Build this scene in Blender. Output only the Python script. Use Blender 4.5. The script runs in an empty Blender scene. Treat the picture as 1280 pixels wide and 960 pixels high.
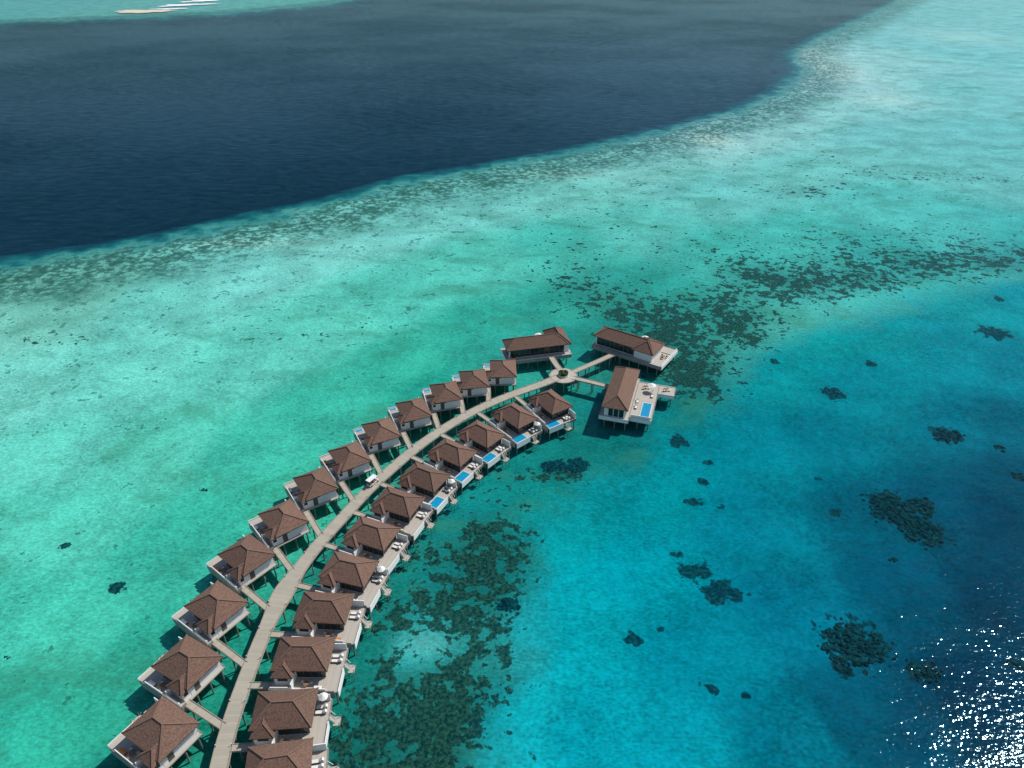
import bpy, math, random
import numpy as np
from mathutils import Vector, Matrix
random.seed(7); rng=np.random.default_rng(3)
scene=bpy.context.scene
# ------------------------------------------------------------------ camera
CAM_H=120.0; PITCH=33.2
cam_d=bpy.data.cameras.new("camera"); cam=bpy.data.objects.new("camera",cam_d)
scene.collection.objects.link(cam)
cam.location=(0,0,CAM_H); cam.rotation_euler=(math.radians(90-PITCH),0,0)
cam_d.sensor_width=36; cam_d.lens=36*887/1280
cam_d.clip_start=1; cam_d.clip_end=60000
scene.camera=cam
scene.view_settings.view_transform='Standard'; scene.view_settings.look='None'; scene.view_settings.exposure=0
# ------------------------------------------------------------------ light
sd=Vector((0.75,0.48,1.05)).normalized()
elev=math.asin(sd.z); azim=math.atan2(sd.x,sd.y)
w=bpy.data.worlds.new("World"); scene.world=w; w.use_nodes=True
nt=w.node_tree; bg=nt.nodes['Background']
sky=nt.nodes.new('ShaderNodeTexSky'); sky.sky_type='NISHITA'; sky.sun_disc=False
sky.sun_elevation=elev; sky.sun_rotation=azim; sky.air_density=1.0; sky.dust_density=0.6
nt.links.new(sky.outputs[0],bg.inputs[0]); bg.inputs[1].default_value=0.10
sl=bpy.data.lights.new("sun","SUN"); sl.energy=4.3; sl.angle=math.radians(0.5); sl.color=(1,0.955,0.89)
so=bpy.data.objects.new("sun",sl); scene.collection.objects.link(so)
so.rotation_euler=(-sd).to_track_quat('-Z','Y').to_euler(); so.location=(200,120,300)
# ------------------------------------------------------------------ helpers
def lin(c):
    c=np.asarray(c,float)/255.0
    return np.where(c<=0.04045,c/12.92,((c+0.055)/1.055)**2.4)
def new_mat(name,col,rough=0.7,var=0.0,scale=3.0,bump=0.0,objrand=0.0):
    m=bpy.data.materials.new(name); m.use_nodes=True; t=m.node_tree; b=t.nodes['Principled BSDF']
    b.inputs['Roughness'].default_value=rough; b.inputs['Base Color'].default_value=(*col,1)
    if var>0:
        tc=t.nodes.new('ShaderNodeTexCoord'); n=t.nodes.new('ShaderNodeTexNoise'); n.inputs['Scale'].default_value=scale; n.inputs['Detail'].default_value=5
        t.links.new(tc.outputs['Object'],n.inputs['Vector'])
        mr=t.nodes.new('ShaderNodeMapRange'); mr.inputs['From Min'].default_value=.3; mr.inputs['From Max'].default_value=.7
        mr.inputs['To Min'].default_value=1-var; mr.inputs['To Max'].default_value=1+var
        t.links.new(n.outputs['Fac'],mr.inputs['Value'])
        last=mr.outputs[0]
        if objrand>0:
            oi=t.nodes.new('ShaderNodeObjectInfo'); m2=t.nodes.new('ShaderNodeMapRange')
            m2.inputs['To Min'].default_value=1-objrand; m2.inputs['To Max'].default_value=1+objrand
            t.links.new(oi.outputs['Random'],m2.inputs['Value'])
            mm=t.nodes.new('ShaderNodeMath'); mm.operation='MULTIPLY'
            t.links.new(last,mm.inputs[0]); t.links.new(m2.outputs[0],mm.inputs[1]); last=mm.outputs[0]
        vm=t.nodes.new('ShaderNodeVectorMath'); vm.operation='SCALE'; vm.inputs[0].default_value=col
        t.links.new(last,vm.inputs['Scale']); t.links.new(vm.outputs[0],b.inputs['Base Color'])
        if bump>0:
            bp=t.nodes.new('ShaderNodeBump'); bp.inputs['Distance'].default_value=bump
            t.links.new(n.outputs['Fac'],bp.inputs['Height']); t.links.new(bp.outputs[0],b.inputs['Normal'])
    return m
def plank_mat(name,col,axis_uv=True,per_m=5.0,var=0.15,gap=.7):
    m=new_mat(name,col,0.75); t=m.node_tree; b=t.nodes['Principled BSDF']
    tc=t.nodes.new('ShaderNodeTexCoord'); src=tc.outputs['UV' if axis_uv else 'Object']
    sx=t.nodes.new('ShaderNodeSeparateXYZ'); t.links.new(src,sx.inputs[0])
    mu=t.nodes.new('ShaderNodeMath'); mu.operation='MULTIPLY'; mu.inputs[1].default_value=per_m; t.links.new(sx.outputs[0],mu.inputs[0])
    fl=t.nodes.new('ShaderNodeMath'); fl.operation='FLOOR'; t.links.new(mu.outputs[0],fl.inputs[0])
    wn=t.nodes.new('ShaderNodeTexWhiteNoise'); wn.noise_dimensions='1D'; t.links.new(fl.outputs[0],wn.inputs['W'])
    fr=t.nodes.new('ShaderNodeMath'); fr.operation='FRACT'; t.links.new(mu.outputs[0],fr.inputs[0])
    gt=t.nodes.new('ShaderNodeMath'); gt.operation='GREATER_THAN'; gt.inputs[1].default_value=.1; t.links.new(fr.outputs[0],gt.inputs[0])
    ns=t.nodes.new('ShaderNodeTexNoise'); ns.inputs['Scale'].default_value=.5; ns.inputs['Detail'].default_value=4; t.links.new(tc.outputs['Object'],ns.inputs['Vector'])
    ad=t.nodes.new('ShaderNodeMath'); ad.operation='ADD'; t.links.new(wn.outputs['Value'],ad.inputs[0]); t.links.new(ns.outputs['Fac'],ad.inputs[1])
    mr=t.nodes.new('ShaderNodeMapRange'); mr.inputs['From Max'].default_value=1.6; mr.inputs['To Min'].default_value=1-var; mr.inputs['To Max'].default_value=1+var
    t.links.new(ad.outputs[0],mr.inputs['Value'])
    g2=t.nodes.new('ShaderNodeMapRange'); g2.inputs['To Min'].default_value=gap; g2.inputs['To Max'].default_value=1; t.links.new(gt.outputs[0],g2.inputs['Value'])
    mm=t.nodes.new('ShaderNodeMath'); mm.operation='MULTIPLY'; t.links.new(mr.outputs[0],mm.inputs[0]); t.links.new(g2.outputs[0],mm.inputs[1])
    vm=t.nodes.new('ShaderNodeVectorMath'); vm.operation='SCALE'; vm.inputs[0].default_value=col
    t.links.new(mm.outputs[0],vm.inputs['Scale']); t.links.new(vm.outputs[0],b.inputs['Base Color'])
    return m
M={}
M['roof']=new_mat("roof_shingles",(0.145,0.082,0.058),0.9,0.38,3.2,0.08,0.13)
M['ridge']=new_mat("roof_ridge_caps",(0.175,0.108,0.08),0.85,0.15,3)
M['fascia']=new_mat("roof_fascia",(0.10,0.065,0.05),0.7,0.1,3)
M['white']=new_mat("white_render",(0.80,0.79,0.76),0.7,0.06,1.2)
M['deck']=plank_mat("deck_boards",(0.42,0.385,0.33),False,5.0,0.14)
M['clad']=plank_mat("grey_timber_cladding",(0.27,0.265,0.25),False,3.3,0.15)
M['glass']=new_mat("dark_glazing",(0.02,0.028,0.032),0.08)
M['frame']=new_mat("window_frames",(0.10,0.09,0.08),0.5)
M['pile']=new_mat("concrete_piles",(0.22,0.21,0.19),0.85,0.2,2)
M['pool']=new_mat("pool_water",(0.01,0.27,0.48),0.08,0.15,1.5)
M['tile']=new_mat("pool_coping",(0.55,0.56,0.55),0.5,0.08,2)
M['fabric']=new_mat("white_cushions",(0.7,0.69,0.66),0.9)
M['orange']=new_mat("orange_cushions",(0.5,0.2,0.05),0.9)
M['teak']=new_mat("teak_furniture",(0.22,0.13,0.07),0.6,0.15,4)
M['walk']=plank_mat("boardwalk_planks",(0.36,0.33,0.265),True,2.0,0.12,.85)
M['kerb']=new_mat("boardwalk_edge_beams",(0.28,0.25,0.20),0.8,0.15,1)
M['leaf']=new_mat("shrub_leaves",(0.06,0.13,0.03),0.7,0.3,1)
M['soil']=new_mat("planter_soil",(0.06,0.045,0.03),0.95)
M['paint']=new_mat("white_paint",(0.75,0.76,0.76),0.3,0.03,2)
M['rubber']=new_mat("tyre_rubber",(0.025,0.025,0.025),0.8)
class MB:
    def __init__(s,mir=1): s.v=[];s.f=[];s.m=[];s.mats=[];s.mir=mir;s.uv=None
    def mi(s,k):
        if k not in s.mats: s.mats.append(k)
        return s.mats.index(k)
    def add(s,vs,fs,k):
        b=len(s.v); s.v+= [(x,y*s.mir,z) for x,y,z in vs]
        i=s.mi(k)
        for f in fs:
            f=[b+q for q in f]
            if s.mir<0: f=f[::-1]
            s.f.append(f); s.m.append(i)
    def box(s,x0,x1,y0,y1,z0,z1,k):
        vs=[(x0,y0,z0),(x1,y0,z0),(x1,y1,z0),(x0,y1,z0),(x0,y0,z1),(x1,y0,z1),(x1,y1,z1),(x0,y1,z1)]
        s.add(vs,[(0,3,2,1),(4,5,6,7),(0,1,5,4),(1,2,6,5),(2,3,7,6),(3,0,4,7)],k)
    def cyl(s,x,y,z0,z1,r,k,n=8,r2=None):
        r2=r if r2 is None else r2
        vs=[(x+r*math.cos(2*math.pi*i/n),y+r*math.sin(2*math.pi*i/n),z0) for i in range(n)]+[(x+r2*math.cos(2*math.pi*i/n),y+r2*math.sin(2*math.pi*i/n),z1) for i in range(n)]
        s.add(vs,[(i,(i+1)%n,n+(i+1)%n,n+i) for i in range(n)]+[tuple(range(n))[::-1],tuple(range(n,2*n))],k)
    def beam(s,a,b,wd,k):
        a=Vector(a);b=Vector(b);d=(b-a).normalized(); up=Vector((0,0,1)); x=d.cross(up)
        if x.length<1e-4: x=Vector((1,0,0))
        x.normalize(); y=x.cross(d).normalized(); x*=wd/2;y*=wd/2
        vs=[tuple(p) for p in (a-x-y,a+x-y,a+x+y,a-x+y,b-x-y,b+x-y,b+x+y,b-x+y)]
        s.add(vs,[(0,1,2,3),(7,6,5,4),(0,4,5,1),(1,5,6,2),(2,6,7,3),(3,7,4,0)],k)
    def hip(s,x0,x1,y0,y1,z,h,k='roof',cap=0.2,th=0.22):
        lx=x1-x0;ly=y1-y0;cx=(x0+x1)/2;cy=(y0+y1)/2
        if lx>=ly: q=max((lx-ly*0.92)/2,0.15); a=(cx-q,cy,z+h); b=(cx+q,cy,z+h); fs=[(0,1,5,4),(1,2,5),(2,3,4,5),(3,0,4)]
        else: q=max((ly-lx*0.92)/2,0.15); a=(cx,cy-q,z+h); b=(cx,cy+q,z+h); fs=[(0,1,4),(1,2,5,4),(2,3,5),(3,0,4,5)]
        vs=[(x0,y0,z),(x1,y0,z),(x1,y1,z),(x0,y1,z),a,b]
        s.add(vs,fs,k)
        s.box(x0+.02,x1-.02,y0+.02,y1-.02,z-th,z-.004,'fascia')
        ends={0:a,3:a,1:b,2:b} if lx>=ly else {0:a,1:a,2:b,3:b}
        for c,e in ends.items():
            p=Vector(vs[c])+Vector((0,0,.03)); s.beam(p,Vector(e)+Vector((0,0,.03)),cap,'ridge')
        s.beam((a[0],a[1],a[2]+.03),(b[0]+1e-3,b[1],b[2]+.03),cap,'ridge')
    def mesh(s,name):
        me=bpy.data.meshes.new(name); me.from_pydata(s.v,[],s.f)
        for k in s.mats: me.materials.append(M[k])
        me.polygons.foreach_set('material_index',s.m); me.update(); return me
def obj(name,me,parent=None,loc=(0,0,0),rot=0):
    o=bpy.data.objects.new(name,me); scene.collection.objects.link(o)
    o.location=loc; o.rotation_euler=(0,0,rot)
    if parent: o.parent=parent
    return o
# ------------------------------------------------------------------ villas
def lounger(b,x,y,z,ang=0,cush='fabric'):
    b.box(x-.95,x+.95,y-.33,y+.33,z+.22,z+.32,'teak'); b.box(x-.92,x+.45,y-.3,y+.3,z+.32,z+.44,cush)
    b.beam((x+.45,y,z+.38),(x+.98,y,z+.8),.5,cush)
    for dx in(-.85,.85):
        for dy in(-.27,.27): b.box(x+dx-.04,x+dx+.04,y+dy-.04,y+dy+.04,z,z+.22,'teak')
def parasol(b,x,y,z,r=1.4,k='fabric'):
    b.cyl(x,y,z,z+2.4,.04,'teak',6); b.cyl(x,y,z+2.15,z+2.65,r,k,8,.08); b.cyl(x,y,z,z+.1,.3,'tile',8)
def table(b,x,y,z):
    b.cyl(x,y,z+.68,z+.75,.55,'teak',12); b.cyl(x,y,z,z+.68,.06,'teak',6)
    for a in range(3):
        cx=x+.95*math.cos(a*2.1+.4); cy=y+.95*math.sin(a*2.1+.4)
        b.box(cx-.25,cx+.25,cy-.25,cy+.25,z+.38,z+.46,'fabric'); b.box(cx-.25,cx+.25,cy+.2,cy+.26,z+.46,z+.9,'teak')
        for dx in(-.2,.2):
            for dy in(-.2,.2): b.box(cx+dx-.025,cx+dx+.025,cy+dy-.025,cy+dy+.025,z,z+.38,'teak')
def villa_parts(side,var):
    # var%3 = furnishing variant ; var>=3 means a pool on the outer corner of the deck
    pool=var>=3; var3=var%3
    mir=1 if side=='R' else -1     # deck lies on local -y for R, +y for L
    P={}
    E=7.2 if side=='R' else 7.0; YD=-6.0
    W=3.7 if side=='R' else 4.0; X0,X1=(-5.3,5.2) if side=='R' else (-4.9,4.9)
    r=MB(mir); r.hip(X0,X1,-W,W,5.5,2.15)
    r.hip(X0+.35,X0+4.4,-W-1.2,-W+3.4,5.06,1.35,cap=.16)
    P['roof']=r
    b=MB(mir)
    b.box(X0+.7,X1-1.0,-W+.7,W-.6,2.6,5.28,'white')
    b.box(X0+.75,X0+4.0,-W-.8,-W+.69,2.6,4.84,'white')
    b.box(X0+4.02,X0+4.2,YD+.2,-W+.6,2.6,4.5,'white')               # privacy wall
    b.box(X1-.9,E-.1,W-.75,W-.6,2.6,4.4,'white')
    P['walls']=b
    gz=MB(mir)
    x=X0+4.5
    while x<X1-1.6:
        gz.box(x,x+1.25,-W+.66,-W+.7-.003,2.72,4.95,'glass'); gz.box(x-.07,x,-W+.62,-W+.697,2.66,5.0,'frame'); x+=1.34
    y=-W+1.0
    while y<W-2.0:
        gz.box(X1-.997,X1-.95,y,y+1.3,2.72,4.95,'glass'); gz.box(X1-.997,X1-.9,y-.07,y,2.66,5.0,'frame'); y+=1.4
    gz.box(X0+.701,X0+.747,-W-.6,-W+.2,3.7,4.4,'glass')
    gz.box(X0+.66,X0+.697,-W+1.6,-W+2.7,2.62,4.7,'frame')
    gz.box(X0+1.4,X0+3.2,-W-.85,-W-.803,3.7,4.5,'glass')
    P['glazing']=gz
    d=MB(mir)
    d.box(X0+.1,E,YD,W-.3,2.38,2.6,'deck')
    d.box(X0+.2,E-.6,YD-.12,YD-.005,1.0,3.05 if side=='R' else 2.9,'clad')
    d.box(X0-.02,X0+.095,YD,-W-1.0,1.4,3.3,'clad')
    d.box(E+.005,E+.12,YD,-1.2,1.15,2.95,'white')
    d.box(X0+4.25,5.0,YD+.01,YD+.15,2.6,3.5,'white')
    d.box(X0+.3,X0+4.0,YD+.01,YD+.15,2.6,3.9,'white')
    d.box(E+.005,E+.1,-1.15,W-.4,1.9,2.7,'clad')
    d.box(X0+.3,E-.3,W-.29,W-.18,1.5,2.75,'clad')
    d.box(E+.6,E+1.8,-1.0,.7,1.0,1.15,'deck')
    for i in range(5): d.box(E+.13+i*.16,E+.28+i*.16,-.6,.5,2.25-i*.25,2.31-i*.25,'deck')
    for yy in(-.66,.56): d.beam((E+.15,yy,3.3),(E+.95,yy,2.0),.06,'white')
    for xx,yy in((.7,-.9),(1.7,-.9),(1.7,.6),(.7,.6)): d.cyl(E+xx,yy,-3,1.9 if xx>1 else 1,.07,'pile',6)
    P['deck']=d
    if pool:
        p=MB(mir)
        if side=='R': px0,px1,py0,py1=4.4,E-.1,YD+.2,-1.8
        else: px0,px1,py0,py1=5.5,E-.1,YD+.3,-3.4
        p.box(px0,px1,py0,py1,2.604,2.72,'tile'); p.box(px0+.25,px1-.2,py0+.2,py1-.25,2.6,2.726,'pool')
        P['plunge_pool']=p
    s_=MB(mir)
    for xx in(-4.4,-1.5,1.5,4.4,6.7):
        for yy in(-5.5,-2.6,.3,3.0): s_.cyl(xx,yy,-6,2.4,.17,'pile',8)
    for yy in(-5.5,-2.6,.3,3.0): s_.box(X0+.4,E-.2,yy-.12,yy+.12,2.08,2.376,'pile')
    P['stilts']=s_
    f=MB(mir)
    k='fabric'
    lounger(f,5.7,1.6-.3*var3,2.6,0,k); lounger(f,5.7,.6-.3*var3,2.6,0,k)
    if var3==0 and side=='R': parasol(f,6.1,2.4,2.6,0.9)
    table(f,X0+6.0+.5*var3,-4.7,2.6)
    if not pool:
        f.box(X0+8.0,X0+9.6,-5.7,-5.0,2.6,3.0,'teak'); f.box(X0+8.05,X0+9.55,-5.65,-5.05,3.0,3.15,'orange' if var3==2 else k)
    P['deck_furniture']=f
    return {n:m.mesh(n) for n,m in P.items()}
PARTS={}
def make_villa(side,x,y,ang,var,dz=0):
    if (side,var) not in PARTS: PARTS[(side,var)]=villa_parts(side,var)
    e=bpy.data.objects.new("overwater_villa",None); scene.collection.objects.link(e)
    e.location=(x,y,0); e.rotation_euler=(0,0,ang)
    for n,me in PARTS[(side,var)].items(): obj(n,me,e)
ROAD=[(-47.8,40),(-47.8,58.3),(-48.7,64.1),(-49.3,73.3),(-49.1,84.8),(-48.6,92.1),(-47.8,99.7),(-45.6,107.8),(-42.7,115.7),(-39.5,122.7),(-35.7,131.3),(-32.3,137.3),(-27.3,145.7),(-21.7,153.6),(-14.6,161.7),(-7.0,168.8),(1.2,174.6),(8.4,179.0),(12.7,182.1),(15.5,183.9)]
def smooth(P,n=8):
    P=[np.array(p,float) for p in P]; out=[]
    for i in range(len(P)-1):
        p0=P[max(i-1,0)];p1=P[i];p2=P[i+1];p3=P[min(i+2,len(P)-1)]
        for k in range(n):
            t=k/n; out.append(.5*((2*p1)+(-p0+p2)*t+(2*p0-5*p1+4*p2-p3)*t*t+(-p0+3*p1-3*p2+p3)*t**3))
    out.append(P[-1]); return np.array(out)
RS=smooth(ROAD,6)
for _ in range(10): RS[1:-1]=(RS[:-2]+2*RS[1:-1]+RS[2:])/4
TAN=np.arctan2(np.gradient(RS[:,1]),np.gradient(RS[:,0]))
def near(p):
    d=np.hypot(RS[:,0]-p[0],RS[:,1]-p[1]); i=int(d.argmin()); return i,d[i]
LV=[(-2.7,183.6),(-11.4,177.7),(-19.2,170.8),(-27.5,162.0),(-35.1,152.3),(-41.4,141.5),(-47.7,131.0),(-52.3,119.1),(-57.2,107.9),(-59.1,94.6),(-59.9,81.5),(-59.4,68.6),(-59.2,55.5)]
LSP=[(-3.1,172.1),(-11.0,166.0),(-18.5,157.2),(-26.1,148.4),(-32.9,138.6),(-38.7,128.2),(-43.4,117.5),(-47.0,106.2),(-49.6,94.4),(-50.8,81.7),(-50.8,68.6),(-50,56),(-49,43)]
RV=[(11.3,165.9),(1.1,159.3),(-7.9,150.9),(-15.2,143.1),(-21.4,133.4),(-26.7,124.5),(-31.2,114.3),(-34.3,103.8),(-37.3,93.8),(-38.8,83.2),(-39.4,72.1),(-37.8,62.5),(-37.3,51.5)]
spurs=[]
for k,(c,q) in enumerate(zip(LV,LSP)):
    i,_=near(q); a=TAN[i]+math.radians(57)
    make_villa('L',c[0],c[1],a,k%3+(3 if k<5 else 0))
    ca,sa=math.cos(a),math.sin(a); ex=-4.8; ey=4.7
    spurs.append(((c[0]+ex*ca-ey*sa,c[1]+ex*sa+ey*ca),a))
for k,c in enumerate(RV):
    i,_=near(c); a=TAN[i]-math.radians(88)
    make_villa('R',c[0],c[1],a,(k*2+1)%3+(3 if k<5 else 0))
    ca,sa=math.cos(a),math.sin(a); ex=-5.2; ey=-4.7
    spurs.append(((c[0]+ex*ca-ey*sa,c[1]+ex*sa+ey*ca),a))
# ------------------------------------------------------------------ boardwalk
def ribbon(name,P,W,z,th=.22,mat='walk',kerb=True,parent=None,piles=True,inset=0.0):
    P=np.asarray(P,float); n=len(P); T=np.stack([np.gradient(P[:,0]),np.gradient(P[:,1])],1); T/=np.linalg.norm(T,axis=1)[:,None]
    N=np.stack([-T[:,1],T[:,0]],1); W=np.broadcast_to(np.asarray(W,float),(n,))
    L=np.concatenate([[0],np.cumsum(np.hypot(*np.diff(P,axis=0).T))])
    A=P+N*W[:,None]/2; B=P-N*W[:,None]/2
    vs=[];fs=[]
    for i in range(n): vs+=[(*A[i],z),(*B[i],z),(*A[i],z-th),(*B[i],z-th)]
    for i in range(n-1):
        a=4*i;b=a+4
        for f in((a+1,b+1,b,a),(a,b,b+2,a+2),(a+3,b+3,b+1,a+1),(a+2,b+2,b+3,a+3)): fs.append(f)
    fs+= [(0,2,3,1),(4*n-4,4*n-3,4*n-1,4*n-2)]
    me=bpy.data.meshes.new(name); me.from_pydata(vs,[],fs); me.materials.append(M[mat])
    uv=me.uv_layers.new(name="UVMap")
    for lp in me.loops: uv.data[lp.index].uv=(L[lp.vertex_index//4],(lp.vertex_index%2)*1.0)
    o=obj(name,me,parent)
    b=MB()
    if kerb:
        for S,sg in((A,-1),(B,1)):
            C=S+N*sg*0.11*1.0
            for i in range(n-1):
                if np.hypot(*(C[i+1]-C[i]))<1e-3: continue
                b.beam((*C[i],z+.065),(*C[i+1],z+.065),.12,'kerb')
        ke=obj("edge_beams",b.mesh("edge_beams"),parent)
    if piles:
        b=MB(); nx=2.0
        for i in range(n-1):
            while nx<L[i+1]:
                t=(nx-L[i])/(L[i+1]-L[i]); a_=A[i]*(1-t)+A[i+1]*t; b_=B[i]*(1-t)+B[i+1]*t; m_=(a_+b_)/2
                for q in(a_,b_):
                    q=m_+(q-m_)*.8; b.cyl(q[0],q[1],-6,z-th-.3,.16,'pile',8)
                b.beam((*a_,z-th-.155),(*b_,z-th-.155),.3,'pile'); nx+=4.5
        if b.v: obj("piles",b.mesh("piles"),parent)
    return o
bw=bpy.data.objects.new("boardwalk",None); scene.collection.objects.link(bw)
Wd=3.1+1.5*np.exp(-((RS[:,1]-100)/5.0)**2)
ribbon("main_deck",RS[:-3],Wd[:-3],2.6,parent=bw)
for (p,a) in spurs:
    p=np.array(p); d=np.array((-math.cos(a),-math.sin(a))); L=0
    while L<22:
        i,dd=near(p+d*L)
        if dd<Wd[i]/2-0.25: break
        L+=.2
    if L<22: ribbon("villa_spur",[p-d*.3,p+d*L*.5,p+d*L],1.5,2.592,th=.2,parent=bw)
PZ=(15.8,184.2)
ribbon("pavilion_spur",[(18.6,186.0),(26,191.6),(34.5,198.4)],2.0,2.594,parent=bw)
ribbon("pavilion_spur",[(15.3,187.0),(14.0,190.5),(12.6,195.3)],2.0,2.594,parent=bw)
ribbon("pavilion_spur",[(18.5,183.0),(24,180.6),(29.5,177.9)],2.0,2.594,parent=bw)
b=MB(); b.cyl(PZ[0],PZ[1],2.38,2.612,4.3,'kerb',40); b.cyl(PZ[0],PZ[1],2.612,2.616,3.95,'deck',40)
for i in range(8):
    a=i*math.pi/4; b.cyl(PZ[0]+3.4*math.cos(a),PZ[1]+3.4*math.sin(a),-6,2.38,.18,'pile',8)
obj("roundabout_deck",b.mesh("roundabout_deck"),bw)
b=MB(); acc=0
for i in range(4,len(RS)-6,5):
    nrm=np.array((-math.sin(TAN[i]),math.cos(TAN[i])))
    for sg in(1,-1):
        q=RS[i]+nrm*sg*(Wd[i]/2-.25); b.cyl(q[0],q[1],2.6,3.15,.06,'frame',6); b.cyl(q[0],q[1],3.15,3.22,.09,'fabric',6)
obj("bollard_lights",b.mesh("bollard_lights"),bw)
# planter
pl=bpy.data.objects.new("round_planter",None); scene.collection.objects.link(pl); pl.location=(PZ[0],PZ[1],2.62)
b=MB(); b.cyl(0,0,0,.5,1.6,'tile',28); b.cyl(0,0,.5,.505,1.45,'soil',28); obj("planter_ring",b.mesh("planter_ring"),pl)
vs=[];fs=[]
for i in range(1500):
    a=random.random()*6.283; rr=1.4*math.sqrt(random.random()); h=(.35+.75*(1-(rr/1.6)**2)*random.random()+.25*math.sin(a*3))
    c=Vector((rr*math.cos(a),rr*math.sin(a),.45+max(h,.05))); u=Vector([random.gauss(0,1) for _ in range(3)]).normalized(); v=u.orthogonal().normalized(); s=.09+.1*random.random()
    k=len(vs); vs+=[tuple(c+u*s*1.8),tuple(c+v*s),tuple(c-u*s*1.8),tuple(c-v*s)]; fs.append((k,k+1,k+2,k+3))
me=bpy.data.meshes.new("shrub_foliage"); me.from_pydata(vs,[],fs); me.materials.append(M['leaf']); obj("shrub_foliage",me,pl)
# ------------------------------------------------------------------ pavilions
def pavilion(name,x,y,ang,L,W,deck,pools,extra_roofs,mir=1,spec=()):
    e=bpy.data.objects.new(name,None); scene.collection.objects.link(e); e.location=(x,y,0); e.rotation_euler=(0,0,ang)
    r=MB(mir); r.hip(-L/2,L/2,-W/2,W/2,5.9,2.3)
    for q in extra_roofs: r.hip(*q)
    obj("roof",r.mesh("roof"),e)
    b=MB(mir); b.box(-L/2+.8,L/2-.8,-W/2+.8,W/2-.8,2.6,5.68,'white')
    for q in extra_roofs: b.box(q[0]+.7,q[1]-.7,q[2]+.7,q[3]-.7,2.6,q[4]-.225,'white')
    obj("walls",b.mesh("walls"),e)
    g=MB(mir); xx=-L/2+1.2
    while xx<L/2-2.4:
        for sy in(-1,1):
            y0=sy*(W/2-.8); lo,hi=sorted((y0+sy*.003,y0+sy*.05)); g.box(xx,xx+1.45,lo,hi,2.8,5.2,'glass')
            lo,hi=sorted((y0+sy*.003,y0+sy*.09)); g.box(xx+1.46,xx+1.58,lo,hi,2.62,5.3,'frame')
        xx+=1.62
    for sx in(-1,1):
        yy=-W/2+1.3
        while yy<W/2-2.4:
            x0=sx*(L/2-.8); lo,hi=sorted((x0+sx*.003,x0+sx*.05)); g.box(lo,hi,yy,yy+1.3,2.8,5.2,'glass'); yy+=1.5
    obj("glazing",g.mesh("glazing"),e)
    d=MB(mir); st=MB(mir)
    for j,(x0,x1,y0,y1) in enumerate(deck):
        zt=2.6-.006*j; d.box(x0,x1,y0,y1,2.35+.004*j,zt,'deck')
        for(a0,a1,b0,b1) in((x0,x1,y0-.1,y0-.005),(x0,x1,y1+.005,y1+.1),(x0-.1,x0-.005,y0,y1),(x1+.005,x1+.1,y0,y1)):
            d.box(a0,a1,b0,b1,1.5,2.75+.01*j,'clad' if (a1-a0)>(b1-b0) else 'white')
        xx=x0+.8
        while xx<x1:
            yy=y0+.8
            while yy<y1:
                st.cyl(xx,yy,-6,2.35,.18,'pile',8); yy+=3.0
            xx+=3.2
    obj("deck",d.mesh("deck"),e); obj("stilts",st.mesh("stilts"),e)
    p=MB(mir)
    for(x0,x1,y0,y1) in pools:
        p.box(x0,x1,y0,y1,2.604,2.74,'tile'); p.box(x0+.3,x1-.3,y0+.3,y1-.3,2.6,2.746,'pool')
    if pools: obj("swimming_pool",p.mesh("swimming_pool"),e)
    f=MB(mir)
    for s in spec:
        if s[0]=='u': parasol(f,s[1],s[2],2.6,s[3])
        if s[0]=='l': lounger(f,s[1],s[2],2.6)
        if s[0]=='t': table(f,s[1],s[2],2.6)
        if s[0]=='w': f.box(s[1],s[2],s[3],s[4],2.6,s[5],'white')
    obj("terrace_furniture",f.mesh("terrace_furniture"),e)
pavilion("restaurant_pavilion",7.6,199.2,math.radians(13),20.5,7.6,[(-10.6,10.8,-4.9,4.0),(1.0,10.8,4.1,8.6)],[],[(4.2,11.2,-3.4,7.2,5.7,2.6)],1,
  [('t',-8,-4.2),('w',1.2,1.35,4.3,8.4,3.5),('w',1.2,10.4,8.3,8.45,3.5),('u',2.8,6.2,1.5),('t',2.8,6.0)])
pavilion("lounge_pavilion",37.6,200.6,math.radians(-34),21.5,7.6,[(-10.6,14.2,-4.6,4.0),(-3.5,14.2,4.1,8.2)],[(-2.4,1.8,5.2,7.8)],[(3.4,11.0,-4.3,4.9,5.6,2.5)],1,
  [('u',3.2,6.5,1.2),('t',5.8,6.4),('l',8.5,6.6),('l',8.5,5.6),('w',-3.3,3.5,7.9,8.05,3.4),('w',13.9,14.05,-4.4,8,3.3),('t',12.3,1)])
pavilion("pool_pavilion",31.9,172.4,math.radians(73),22.4,7.6,[(-11.0,11.2,-4.0,4.3),(-9.5,9.6,-10.2,-4.1),(5.0,9.6,-15.0,-10.3)],[(-8.8,-0.8,-9.6,-6.6)],[],1,
  [('l',3,-8.8),('l',4.2,-8.8),('u',5.6,-8.2,1.3),('t',7,-6.5),('w',-9.3,-9.15,-10,-4.3,3.6),('t',7.5,-12.5),('l',-4,-5.1),('l',-1,-5.1)])
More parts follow.
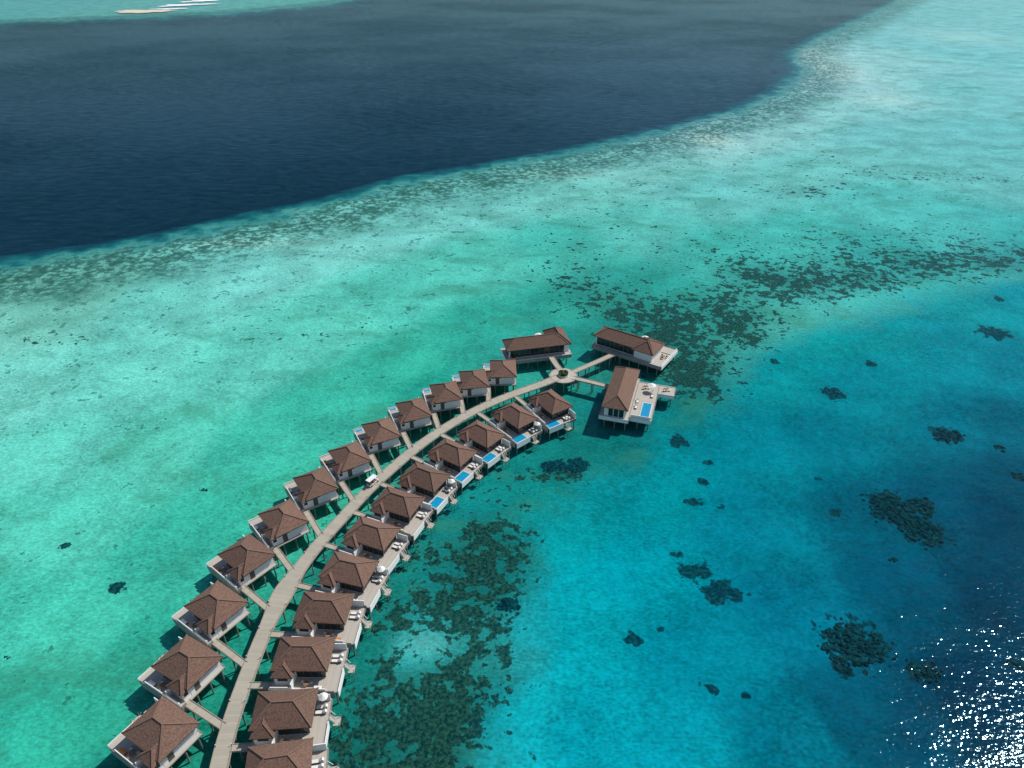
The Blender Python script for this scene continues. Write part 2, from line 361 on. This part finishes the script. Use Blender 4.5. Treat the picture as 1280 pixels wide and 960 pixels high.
# ------------------------------------------------------------------ buggy
e=bpy.data.objects.new("electric_buggy",None); scene.collection.objects.link(e); e.location=(-34.6,134.2,2.6); e.rotation_euler=(0,0,math.radians(58))
b=MB(); b.box(-1.6,1.5,-.62,.62,.3,.55,'paint'); b.add([(.9,-.6,.552),(1.62,-.5,.5),(1.62,.5,.5),(.9,.6,.552),(.9,-.58,1.0),(1.35,-.45,.9),(1.35,.45,.9),(.9,.58,1.0)],[(0,3,2,1),(4,5,6,7),(0,1,5,4),(1,2,6,5),(2,3,7,6),(3,0,4,7)],'paint'); obj("body",b.mesh("body"),e)
b=MB(); b.box(-1.7,1.15,-.68,.68,1.9,1.98,'paint')
for xx in(-1.6,.95):
    for yy in(-.58,.58): b.beam((xx,yy,.55),(xx*.97,yy,1.9),.05,'frame')
obj("canopy",b.mesh("canopy"),e)
b=MB()
for xx in(-1.2,-.2): b.box(xx,xx+.5,-.55,.55,.55,.85,'teak'); b.box(xx-.1,xx,-.55,.55,.55,1.25,'teak')
obj("seats",b.mesh("seats"),e)
b=MB()
for xx in(-1.1,1.1):
    for yy in(-.62,.62):
        n=12; vs=[(xx+.24*math.cos(2*math.pi*i/n),yy+s_*.09,.24+.24*math.sin(2*math.pi*i/n)) for s_ in(-1,1) for i in range(n)]
        b.add(vs,[(i,(i+1)%n,n+(i+1)%n,n+i) for i in range(n)]+[tuple(range(n)),tuple(range(n,2*n))[::-1]],'rubber')
obj("wheels",b.mesh("wheels"),e)
# ------------------------------------------------------------------ seabed fields (pixel positions projected to ground coordinates)
S_,C_=math.sin(math.radians(PITCH)),math.cos(math.radians(PITCH))
def g(a,b_):
    u=(a-640)/887;v=(b_-480)/887; t=CAM_H/(S_+v*C_); return (u*t,(C_-v*S_)*t)
CHAN=[(-4000,700),(-600,420),(-200,350),(0,315),(100,302),(200,285),(300,262),(400,243),(500,215),(600,200),(700,182),(800,160),(900,135),(960,110),(990,85),(975,65),(1010,45),(1080,15),(1110,0),(1180,-30),(1300,-80),(500,-80),(600,-30),(500,-12),(420,4),(300,15),(150,22),(0,28),(-600,50),(-4000,120)]
LAG=[(4000,100),(1900,250),(1600,300),(1280,345),(1200,355),(1100,385),(1000,410),(930,440),(890,500),(800,560),(720,600),(670,650),(655,750),(635,850),(605,960),(570,1150),(560,1500),(4000,1500)]
SC=[(0,400,120,205,175),(60,380,115,200,170),(0,480,120,220,190),(150,450,110,215,185),(60,560,100,212,180),(0,650,85,205,170),(0,760,70,200,165),(0,900,50,185,150),(0,1100,45,180,145),(100,650,85,208,172),(100,780,70,200,162),(100,900,50,180,142),(200,560,90,208,172),(200,680,60,190,155),(180,800,50,180,145),(150,960,35,155,125),(250,650,55,185,150),(200,380,110,210,182),(300,330,120,215,190),(300,450,100,212,180),(300,560,65,195,160),(400,290,125,215,190),(400,400,95,208,175),(400,500,60,190,155),(500,270,120,212,188),(500,360,85,203,172),(500,450,55,185,150),(600,245,115,205,182),(600,320,85,200,170),(600,400,50,180,148),(700,230,115,205,180),(700,300,70,190,162),(700,380,45,165,138),(800,200,125,205,182),(800,280,90,195,170),(800,350,45,165,140),(900,170,150,215,195),(900,240,105,200,178),(900,310,65,185,160),(1000,140,140,210,190),(1000,210,110,200,178),(1000,290,70,190,165),(1050,85,170,220,205),(1100,90,140,210,192),(1100,170,110,198,178),(1100,250,85,198,175),(1100,310,60,180,160),(1200,30,120,200,185),(1200,110,115,198,180),(1200,200,105,195,175),(1200,280,75,190,168),(1280,60,115,200,185),(1280,170,105,195,178),(1280,300,55,175,158),(1500,100,110,195,178),(1500,240,85,190,170),(480,700,18,132,114),(450,800,20,132,114),(400,900,18,125,105),(530,800,50,180,165),(560,700,22,135,122),(600,640,15,135,124),(450,960,20,110,95),(300,900,30,150,120),(330,800,35,160,130),(350,620,60,190,150),(550,480,35,165,135),(520,870,38,142,126),(590,900,28,128,116),(640,430,45,165,140),(700,540,15,130,115),(640,600,15,140,125),(800,520,10,125,115),(750,420,30,140,120),(-300,500,110,210,180),(-300,900,50,185,150),(200,5,90,175,155),(0,10,80,170,155)]
LC=[(700,650,5,160,160),(700,750,5,168,174),(650,850,10,180,185),(620,950,20,185,190),(750,900,5,168,178),(800,600,0,152,156),(850,500,0,142,146),(800,700,0,158,168),(900,800,0,140,155),(850,920,5,158,170),(950,450,5,150,150),(1000,400,10,160,155),(1100,400,10,155,155),(1200,370,15,160,160),(1280,370,10,150,155),(950,550,0,138,148),(950,650,0,133,148),(1000,750,0,122,142),(1000,900,0,128,145),(1050,550,0,125,138),(1100,480,0,138,146),(1200,430,5,146,154),(1280,450,0,135,148),(1200,520,0,118,133),(1280,520,0,108,125),(1100,620,0,100,118),(1180,620,0,85,106),(1250,640,0,68,90),(1280,580,0,82,102),(1150,720,0,88,110),(1250,740,0,62,84),(1080,880,0,92,112),(1150,900,0,74,96),(1250,860,0,56,80),(1280,950,5,56,78),(1150,1000,0,80,98),(1450,600,0,70,92),(1450,900,0,56,78),(1000,1100,0,110,125),(700,1100,10,165,170),(1400,430,0,120,135)]  # lagoon tints; dark points on the right are cloud shade painted into the seabed colour
CD=[(560,900,85,70,.95),(480,900,60,60,.8),(560,840,75,50,.85),(605,790,45,50,.8),(590,720,65,60,.75),(610,670,50,40,.85),(500,760,60,50,.65),(570,760,60,30,.7),(520,690,50,40,.5),(640,710,30,50,.5),(450,860,30,50,.5),(700,585,42,18,1.2),(640,600,50,40,.45),(870,470,50,35,.95),(850,430,60,45,.8),(810,395,60,40,.7),(740,370,60,40,.5),(900,380,65,40,.75),(960,350,60,35,.75),(1020,350,55,30,.7),(1080,345,60,25,.72),(1150,330,70,24,.75),(1230,325,70,22,.75),(1320,320,70,22,.75),(930,410,45,28,.75),(700,345,60,40,.35),(1050,300,80,25,.5),(1180,290,90,20,.45),(1230,220,70,12,.45),(1000,235,70,12,.45),(1100,215,80,12,.4),(520,940,60,40,.95),(430,930,35,50,.6),(40,425,40,10,.35),(80,420,40,10,.35),(700,290,160,35,.26),(850,240,160,30,.26),(1000,190,200,35,.25),(1150,250,150,25,.25),(880,310,120,30,.35),(450,420,160,45,.1),(250,400,200,50,.12),(150,560,120,90,.08)]
BRT=[(892,172,26,7,.8),(1040,85,45,12,.5),(1020,66,22,8,.6),(1200,45,60,10,.25),(700,215,60,6,.25),(300,300,80,7,.25),(530,800,32,16,.08),(1105,122,40,8,.3)]
def axis(core0,core1,step,lo,hi,gr=1.045):
    a=list(np.arange(core0,core1+.01,step)); s=step; x=a[-1]
    while x<hi: s*=gr; x+=s; a.append(x)
    s=step; x=a[0]; pre=[]
    while x>lo: s*=gr; x-=s; pre.append(x)
    return np.array(pre[::-1]+a)
XS=axis(-120,190,1.25,-22000,22000); YS=axis(50,250,1.25,-3000,26000)
GX,GY=np.meshgrid(XS,YS); PX=GX.ravel(); PY=GY.ravel(); nP=len(PX)
def signed(poly):
    P=np.array([g(*p) for p in poly]); d=np.full(nP,1e9); ins=np.zeros(nP,bool)
    for i in range(len(P)):
        a=P[i];b2=P[(i+1)%len(P)]; e2=b2-a; L2=e2@e2+1e-9
        t=np.clip(((PX-a[0])*e2[0]+(PY-a[1])*e2[1])/L2,0,1)
        d=np.minimum(d,np.hypot(PX-a[0]-t*e2[0],PY-a[1]-t*e2[1]))
        c=((a[1]>PY)!=(b2[1]>PY))
        with np.errstate(divide='ignore',invalid='ignore'): xi=(b2[0]-a[0])*(PY-a[1])/(b2[1]-a[1]+1e-12)+a[0]
        ins^= c&(PX<xi)
    return np.where(ins,d,-d)
chan=-signed(CHAN)      # + on reef, - in the channel
lag=signed(LAG)         # + in the lagoon
def field(ctrl,k3):
    num=np.zeros((nP,3)); den=np.zeros(nP)
    for c in ctrl:
        x,y=g(c[0],c[1]); r=math.hypot(x,y)*0.07+ 0.00012*(x*x+y*y)
        rx=math.hypot(x,y)*.09; 
        wgt=1/(((PX-x)/rx)**2+((PY-y)/r)**2+0.15)**2.6
        num+=wgt[:,None]*lin(c[2:5])[None]; den+=wgt
    return num/den[:,None]*np.array(k3)[None]
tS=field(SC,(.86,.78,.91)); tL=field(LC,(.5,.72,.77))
def ellipse_ground(c):
    x,y=g(c[0],c[1]); rx=g(c[0]+c[2],c[1])[0]-x; y1=g(c[0],c[1]-c[3])[1]; y0=g(c[0],c[1]+c[3])[1]
    return x,(y1+y0)/2,rx,(y1-y0)/2
cor=np.zeros(nP); brt=np.zeros(nP)
for c in CD:
    x,y,rx,ry=ellipse_ground(c); q=((PX-x)/rx)**2+((PY-y)/ry)**2
    cor=1-(1-np.clip(cor,0,.999))*(1-np.clip(c[4],0,1)*.88*np.exp(-q*1.0))
for c in BRT:
    x,y,rx,ry=ellipse_ground(c); brt=np.maximum(brt,c[4]*np.exp(-((PX-x)/rx)**2-((PY-y)/ry)**2))
hx,hy=g(530,800); cor*=1-.55*np.exp(-((PX-hx)/5)**2-((PY-hy)/3.5)**2)
HEADS=[(-84.6,103.4,2.4,2.1),(96.5,177.2,3.9,3.8),(45.4,152.8,3.0,3.6),(166.0,214.8,6.1,4.6),(40.4,107.9,4.3,4.0),(44.6,102.8,4.3,3.5),(92.7,128.1,6.4,6.7),(96.8,120.2,5.5,5.4),(100.4,129.1,3.5,3.6),(67.8,89.5,7.6,6.4),(78.8,83.2,3.6,3.0),(44.1,129.1,2.7,2.3),(23.7,89.8,1.9,1.7),(35.0,80.9,1.1,1.1),(37.1,79.7,1.4,1.6),(29.8,92.2,1.0,1.0),(51.5,143.6,1.7,1.6),(50.6,127.6,0.9,1.1),(84.0,193.8,1.5,1.9),(115.3,194.2,2.0,2.4),(78.4,138.6,1.2,1.5),(78.4,126.8,1.6,1.7),(121.5,157.8,4.9,3.7),(43.2,78.2,1.0,0.9),(130.9,140.1,2.1,1.9),(132.9,152.3,1.7,1.8),(181.9,239.2,1.8,2.7),(48.2,136.1,1.6,1.5),(97.3,85.2,1.6,1.4),(-1.0,98.8,3.3,2.1),(-102.5,115.5,1.4,1.0),(-98.1,86.1,1.0,0.7),(-77.4,134.6,1.3,0.8),(10.4,141.7,4.3,3.1),(16.7,142.3,3.9,3.1),(63.5,84.2,2.4,1.6),(86,112,1.3,1.0),(37,112.5,1.6,1.2)]
head=np.full(nP,-2.0)
for(x,y,rx,ry) in HEADS:
    f0=1.028 if x>5 else 1.013
    q=np.sqrt(((PX-x*f0)/rx)**2+((PY-y*f0)/ry)**2); head=np.maximum(head,1.0-q)
def ss(x,a,b): t=np.clip((x-a)/(b-a),0,1); return t*t*(3-2*t)
Z=-1.5-2.3*ss(lag,-4,60)-13*ss(-chan,-6,40)
co=np.stack([PX,PY,Z],1)
ny,nx=GX.shape; I=np.arange(nP).reshape(ny,nx)
F=np.stack([I[:-1,:-1],I[:-1,1:],I[1:,1:],I[1:,:-1]],-1).reshape(-1,4)
me=bpy.data.meshes.new("seabed"); me.vertices.add(nP); me.vertices.foreach_set('co',co.ravel())
me.loops.add(F.size); me.loops.foreach_set('vertex_index',F.ravel()); me.polygons.add(len(F))
me.polygons.foreach_set('loop_start',np.arange(0,F.size,4)); me.polygons.foreach_set('loop_total',np.full(len(F),4)); me.update(calc_edges=True)
me.polygons.foreach_set('use_smooth',np.ones(len(F),bool))
def fattr(n,a): at=me.attributes.new(n,'FLOAT','POINT'); at.data.foreach_set('value',a.astype(np.float32))
def cattr(n,a):
    at=me.attributes.new(n,'FLOAT_COLOR','POINT'); at.data.foreach_set('color',np.concatenate([a,np.ones((nP,1))],1).astype(np.float32).ravel())
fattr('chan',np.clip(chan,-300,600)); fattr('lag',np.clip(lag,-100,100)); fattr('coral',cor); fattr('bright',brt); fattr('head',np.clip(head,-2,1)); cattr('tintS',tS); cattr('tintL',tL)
# ---- seabed material
m=bpy.data.materials.new("reef_sand_and_coral"); m.use_nodes=True; T=m.node_tree; B=T.nodes['Principled BSDF']; B.inputs['Roughness'].default_value=1; B.inputs['Specular IOR Level'].default_value=0
def lk(a,b2): T.links.new(a,b2)
def node(t,**k):
    n=T.nodes.new(t)
    for a,b2 in k.items(): setattr(n,a,b2)
    return n
def mth(op,a,b2=None,c=None,clamp=False):
    n=node('ShaderNodeMath',operation=op,use_clamp=clamp)
    for i,x in enumerate((a,b2,c)):
        if x is None: continue
        if isinstance(x,(int,float)): n.inputs[i].default_value=x
        else: lk(x,n.inputs[i])
    return n.outputs[0]
def sm(x,a,b2,lo=0.0,hi=1.0):
    n=node('ShaderNodeMapRange',interpolation_type='SMOOTHSTEP'); lk(x,n.inputs['Value'])
    for k,v in(('From Min',a),('From Max',b2),('To Min',lo),('To Max',hi)):
        if isinstance(v,(int,float)): n.inputs[k].default_value=v
        else: lk(v,n.inputs[k])
    return n.outputs[0]
def mix(f,a,b2,bt='MIX'):
    n=node('ShaderNodeMix',data_type='RGBA',blend_type=bt)
    if isinstance(f,(int,float)): n.inputs[0].default_value=f
    else: lk(f,n.inputs[0])
    for i,x in((6,a),(7,b2)):
        if isinstance(x,tuple): n.inputs[i].default_value=(*x,1)
        else: lk(x,n.inputs[i])
    return n.outputs[2]
tc=node('ShaderNodeTexCoord')
def noise(scale,detail=4,rough=.55,sx=1,sy=1,rot=0,dist=0):
    mp=node('ShaderNodeMapping'); lk(tc.outputs['Object'],mp.inputs[0]); mp.inputs['Scale'].default_value=(sx,sy,1); mp.inputs['Rotation'].default_value=(0,0,rot)
    n=node('ShaderNodeTexNoise'); lk(mp.outputs[0],n.inputs['Vector']); n.inputs['Scale'].default_value=scale; n.inputs['Detail'].default_value=detail; n.inputs['Roughness'].default_value=rough; n.inputs['Distortion'].default_value=dist
    return n.outputs['Fac']
def attr(n,o='Fac'): a=node('ShaderNodeAttribute',attribute_name=n); return a.outputs[o]
LN=lambda *c: tuple(float(v) for v in lin(c))
mid=noise(.05,4,.6); small=noise(.40,5,.62); fine=noise(1.3,3,.65); patchy=noise(.12,4,.6)
rip_caustic=noise(.9,2,.6,1,2.4,.5)  # sand ripple plus caustic-like light, both painted into the albedo
edge=mth('ADD',attr('chan'),mth('ADD',mth('MULTIPLY',mth('SUBTRACT',mid,.5),34),mth('MULTIPLY',mth('SUBTRACT',patchy,.5),26)))
lagn=mth('ADD',attr('lag'),mth('MULTIPLY',mth('SUBTRACT',mid,.5),26))
lf=sm(lagn,-9,10)
flat=mth('SUBTRACT',1,lf)
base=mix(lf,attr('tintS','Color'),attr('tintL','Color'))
mot=mth('ADD',mth('ADD',sm(mid,.25,.75,-.19,.19),sm(small,.3,.7,-.09,.09)),mth('ADD',sm(fine,.3,.7,-.17,.17),sm(rip_caustic,.3,.7,-.15,.15)))
vm=node('ShaderNodeVectorMath',operation='SCALE'); lk(base,vm.inputs[0]); lk(mth('ADD',1.0,mot),vm.inputs['Scale']); base=vm.outputs[0]
stain=mth('MULTIPLY',sm(noise(.035,5,.7,1,1.6,.35,.6),.50,.66),flat)
base=mix(mth('MULTIPLY',stain,.45),base,LN(50,126,100))
base=mix(attr('bright'),base,LN(195,222,205))
# scattered coral rubble, thicker toward the reef crest
chd=attr('chan')
spn=mth('ADD',mth('MULTIPLY',small,.66),mth('MULTIPLY',patchy,.34))
sth=sm(chd,20,210,.548,.612)
sp=mth('MULTIPLY',sm(mth('SUBTRACT',spn,sth),0,.022),flat)
base=mix(mth('MULTIPLY',sp,.66),base,LN(30,84,70))
# coral by density
cden=attr('coral')
base=mix(mth('MULTIPLY',sm(cden,.35,1),.55),base,LN(12,92,88))
thr=mth('MAXIMUM',mth('SUBTRACT',.672,mth('MULTIPLY',cden,.275)),.43)
cn=mth('ADD',mth('MULTIPLY',small,.72),mth('MULTIPLY',patchy,.28))
cm=mth('MULTIPLY',sm(mth('SUBTRACT',cn,thr),-.012,.022),sm(cden,.03,.12))
tx=fine
ccol=mix(sm(tx,.38,.64),LN(3,36,40),LN(38,78,62))
ccol=mix(mth('MULTIPLY',lf,.6),ccol,LN(4,44,54))
base=mix(mth('MULTIPLY',cm,.9),base,ccol)
# isolated coral heads
hn=mth('ADD',attr('head'),mth('ADD',mth('MULTIPLY',mth('SUBTRACT',small,.5),3.0),mth('MULTIPLY',mth('SUBTRACT',patchy,.5),1.0)))
hcol=mix(sm(tx,.40,.64),LN(1,34,46),LN(12,70,76))
base=mix(mth('MULTIPLY',sm(hn,.0,.22),.93),base,hcol)
# reef-crest band next to the channel
bm=mth('MULTIPLY',sm(edge,10,20),sm(edge,74,34))
bm2=mth('MULTIPLY',bm,sm(cn,.40,.53))
base=mix(mth('MULTIPLY',bm2,.85),base,LN(36,84,70))
base=mix(sm(edge,26,6),base,LN(16,110,108))
base=mix(sm(edge,14,0),base,LN(6,64,76))
base=mix(sm(edge,5,-12),base,LN(0,33,46))
lk(base,B.inputs['Base Color'])
me.materials.append(m); seabed=obj("seabed",me)
# ------------------------------------------------------------------ coral heads (lumpy mounds)
def coral_mat():
    m=bpy.data.materials.new("coral_head_rock"); m.use_nodes=True; t=m.node_tree; b=t.nodes['Principled BSDF']; b.inputs['Roughness'].default_value=1; b.inputs['Specular IOR Level'].default_value=0
    tc=t.nodes.new('ShaderNodeTexCoord'); n=t.nodes.new('ShaderNodeTexNoise'); n.inputs['Scale'].default_value=.9; n.inputs['Detail'].default_value=5; t.links.new(tc.outputs['Object'],n.inputs['Vector'])
    r=t.nodes.new('ShaderNodeValToRGB'); r.color_ramp.elements[0].position=.38; r.color_ramp.elements[0].color=(*LN(1,34,44),1); r.color_ramp.elements[1].position=.68; r.color_ramp.elements[1].color=(*LN(14,72,74),1)
    t.links.new(n.outputs['Fac'],r.inputs[0]); t.links.new(r.outputs[0],b.inputs['Base Color']); return m
M['coral']=coral_mat()
import bmesh
bt=bmesh.new(); bmesh.ops.create_icosphere(bt,subdivisions=1,radius=1); iv=np.array([v.co[:] for v in bt.verts]); it=np.array([[v.index for v in f.verts] for f in bt.faces]); bt.free()
V=[];FF=[];nv=0
for (x,y,rx,ry) in HEADS:
    f0=1.028 if x>5 else 1.013; x*=f0;y*=f0; n=int(6+rx*ry*3.5)
    for k in range(n):
        a=rng.random()*6.283; rr=math.sqrt(rng.random())*(.8 if rng.random()<.85 else 1.15)
        s=rng.uniform(.2,.6)*min(1,.35+rx/4)
        zz=-3.7 if x>5 else -1.6
        P=iv*np.array([s*rng.uniform(.8,1.4),s*rng.uniform(.8,1.4),s*.5])+rng.normal(0,.09*s,iv.shape)+np.array([x+rr*rx*math.cos(a),y+rr*ry*math.sin(a),zz])
        V.append(P);FF.append(it+nv);nv+=len(iv)
me=bpy.data.meshes.new("coral_heads"); me.from_pydata(np.concatenate(V).tolist(),[],np.concatenate(FF).tolist()); me.materials.append(M['coral']); obj("coral_heads",me)
# ------------------------------------------------------------------ sea water surface
m=bpy.data.materials.new("sea_water"); m.use_nodes=True; T=m.node_tree; T.nodes.clear()
out=node('ShaderNodeOutputMaterial'); tc=node('ShaderNodeTexCoord')
h1=noise(1.0,1,.6,1,1.4,.4); h3=noise(.13,3,.6,1,2.0,.2)
hs=mth('ADD',mth('MULTIPLY',h1,.072),mth('MULTIPLY',h3,.20))
bp=node('ShaderNodeBump'); bp.inputs['Distance'].default_value=1.0; bp.inputs['Strength'].default_value=1.0; lk(hs,bp.inputs['Height'])
fr=node('ShaderNodeFresnel'); fr.inputs['IOR'].default_value=1.33; lk(bp.outputs[0],fr.inputs['Normal'])
gl=node('ShaderNodeBsdfGlossy'); gl.inputs['Roughness'].default_value=.07; gl.inputs['Color'].default_value=(.52,.84,1,1); lk(bp.outputs[0],gl.inputs['Normal'])
tr=node('ShaderNodeBsdfTransparent')
gust=mth('ADD',sm(noise(.004,3,.6,1,1.3,.6),.35,.65,.38,.58),sm(noise(.11,5,.7,1,2.2,.3),.33,.67,-.14,.14))
mx=node('ShaderNodeMixShader'); lk(mth('MINIMUM',mth('MULTIPLY',fr.outputs[0],gust),.36),mx.inputs[0]); lk(tr.outputs[0],mx.inputs[1]); lk(gl.outputs[0],mx.inputs[2]); lk(mx.outputs[0],out.inputs['Surface'])
me=bpy.data.meshes.new("sea"); me.from_pydata([(-22000,-3000,0),(22000,-3000,0),(22000,26000,0),(-22000,26000,0)],[],[(0,1,2,3)]); me.materials.append(m); obj("sea",me)
# ------------------------------------------------------------------ sandbank and surf
M['sand']=new_mat("sandbank_sand",(0.62,0.55,0.42),0.95,0.12,.05)
M['foam']=new_mat("surf_foam",(0.8,0.82,0.82),0.9,0.06,.2)
def patch(name,cx,cy,rx,ry,z,k,rot=0,n=48,rag=.25):
    ph=rng.random(4)*6.28; vs=[(0,0,z+.25)]
    for i in range(n):
        a=2*math.pi*i/n; r=1+rag*(.5*math.sin(3*a+ph[0])+.35*math.sin(7*a+ph[1])+.3*math.sin(13*a+ph[2])+.2*math.sin(21*a+ph[3]))
        x=rx*r*math.cos(a);y=ry*r*math.sin(a); vs.append((x*math.cos(rot)-y*math.sin(rot),x*math.sin(rot)+y*math.cos(rot),z))
    me=bpy.data.meshes.new(name); me.from_pydata(vs,[],[(0,i+1,(i+1)%n+1) for i in range(n)]); me.materials.append(M[k]); return obj(name,me,None,(cx,cy,0))
x,y=g(178,14); patch("sandbank",x,y,42,22,.02,'sand',.1)
for(a,b2,rx,ry,ro) in((232,6,42,14,.5),(212,11,24,9,.2),(250,1,30,14,.7)):
    x,y=g(a,b2); patch("surf_foam",x,y,rx,ry,.06,'foam',ro,rag=.5)
print("verts",nP)
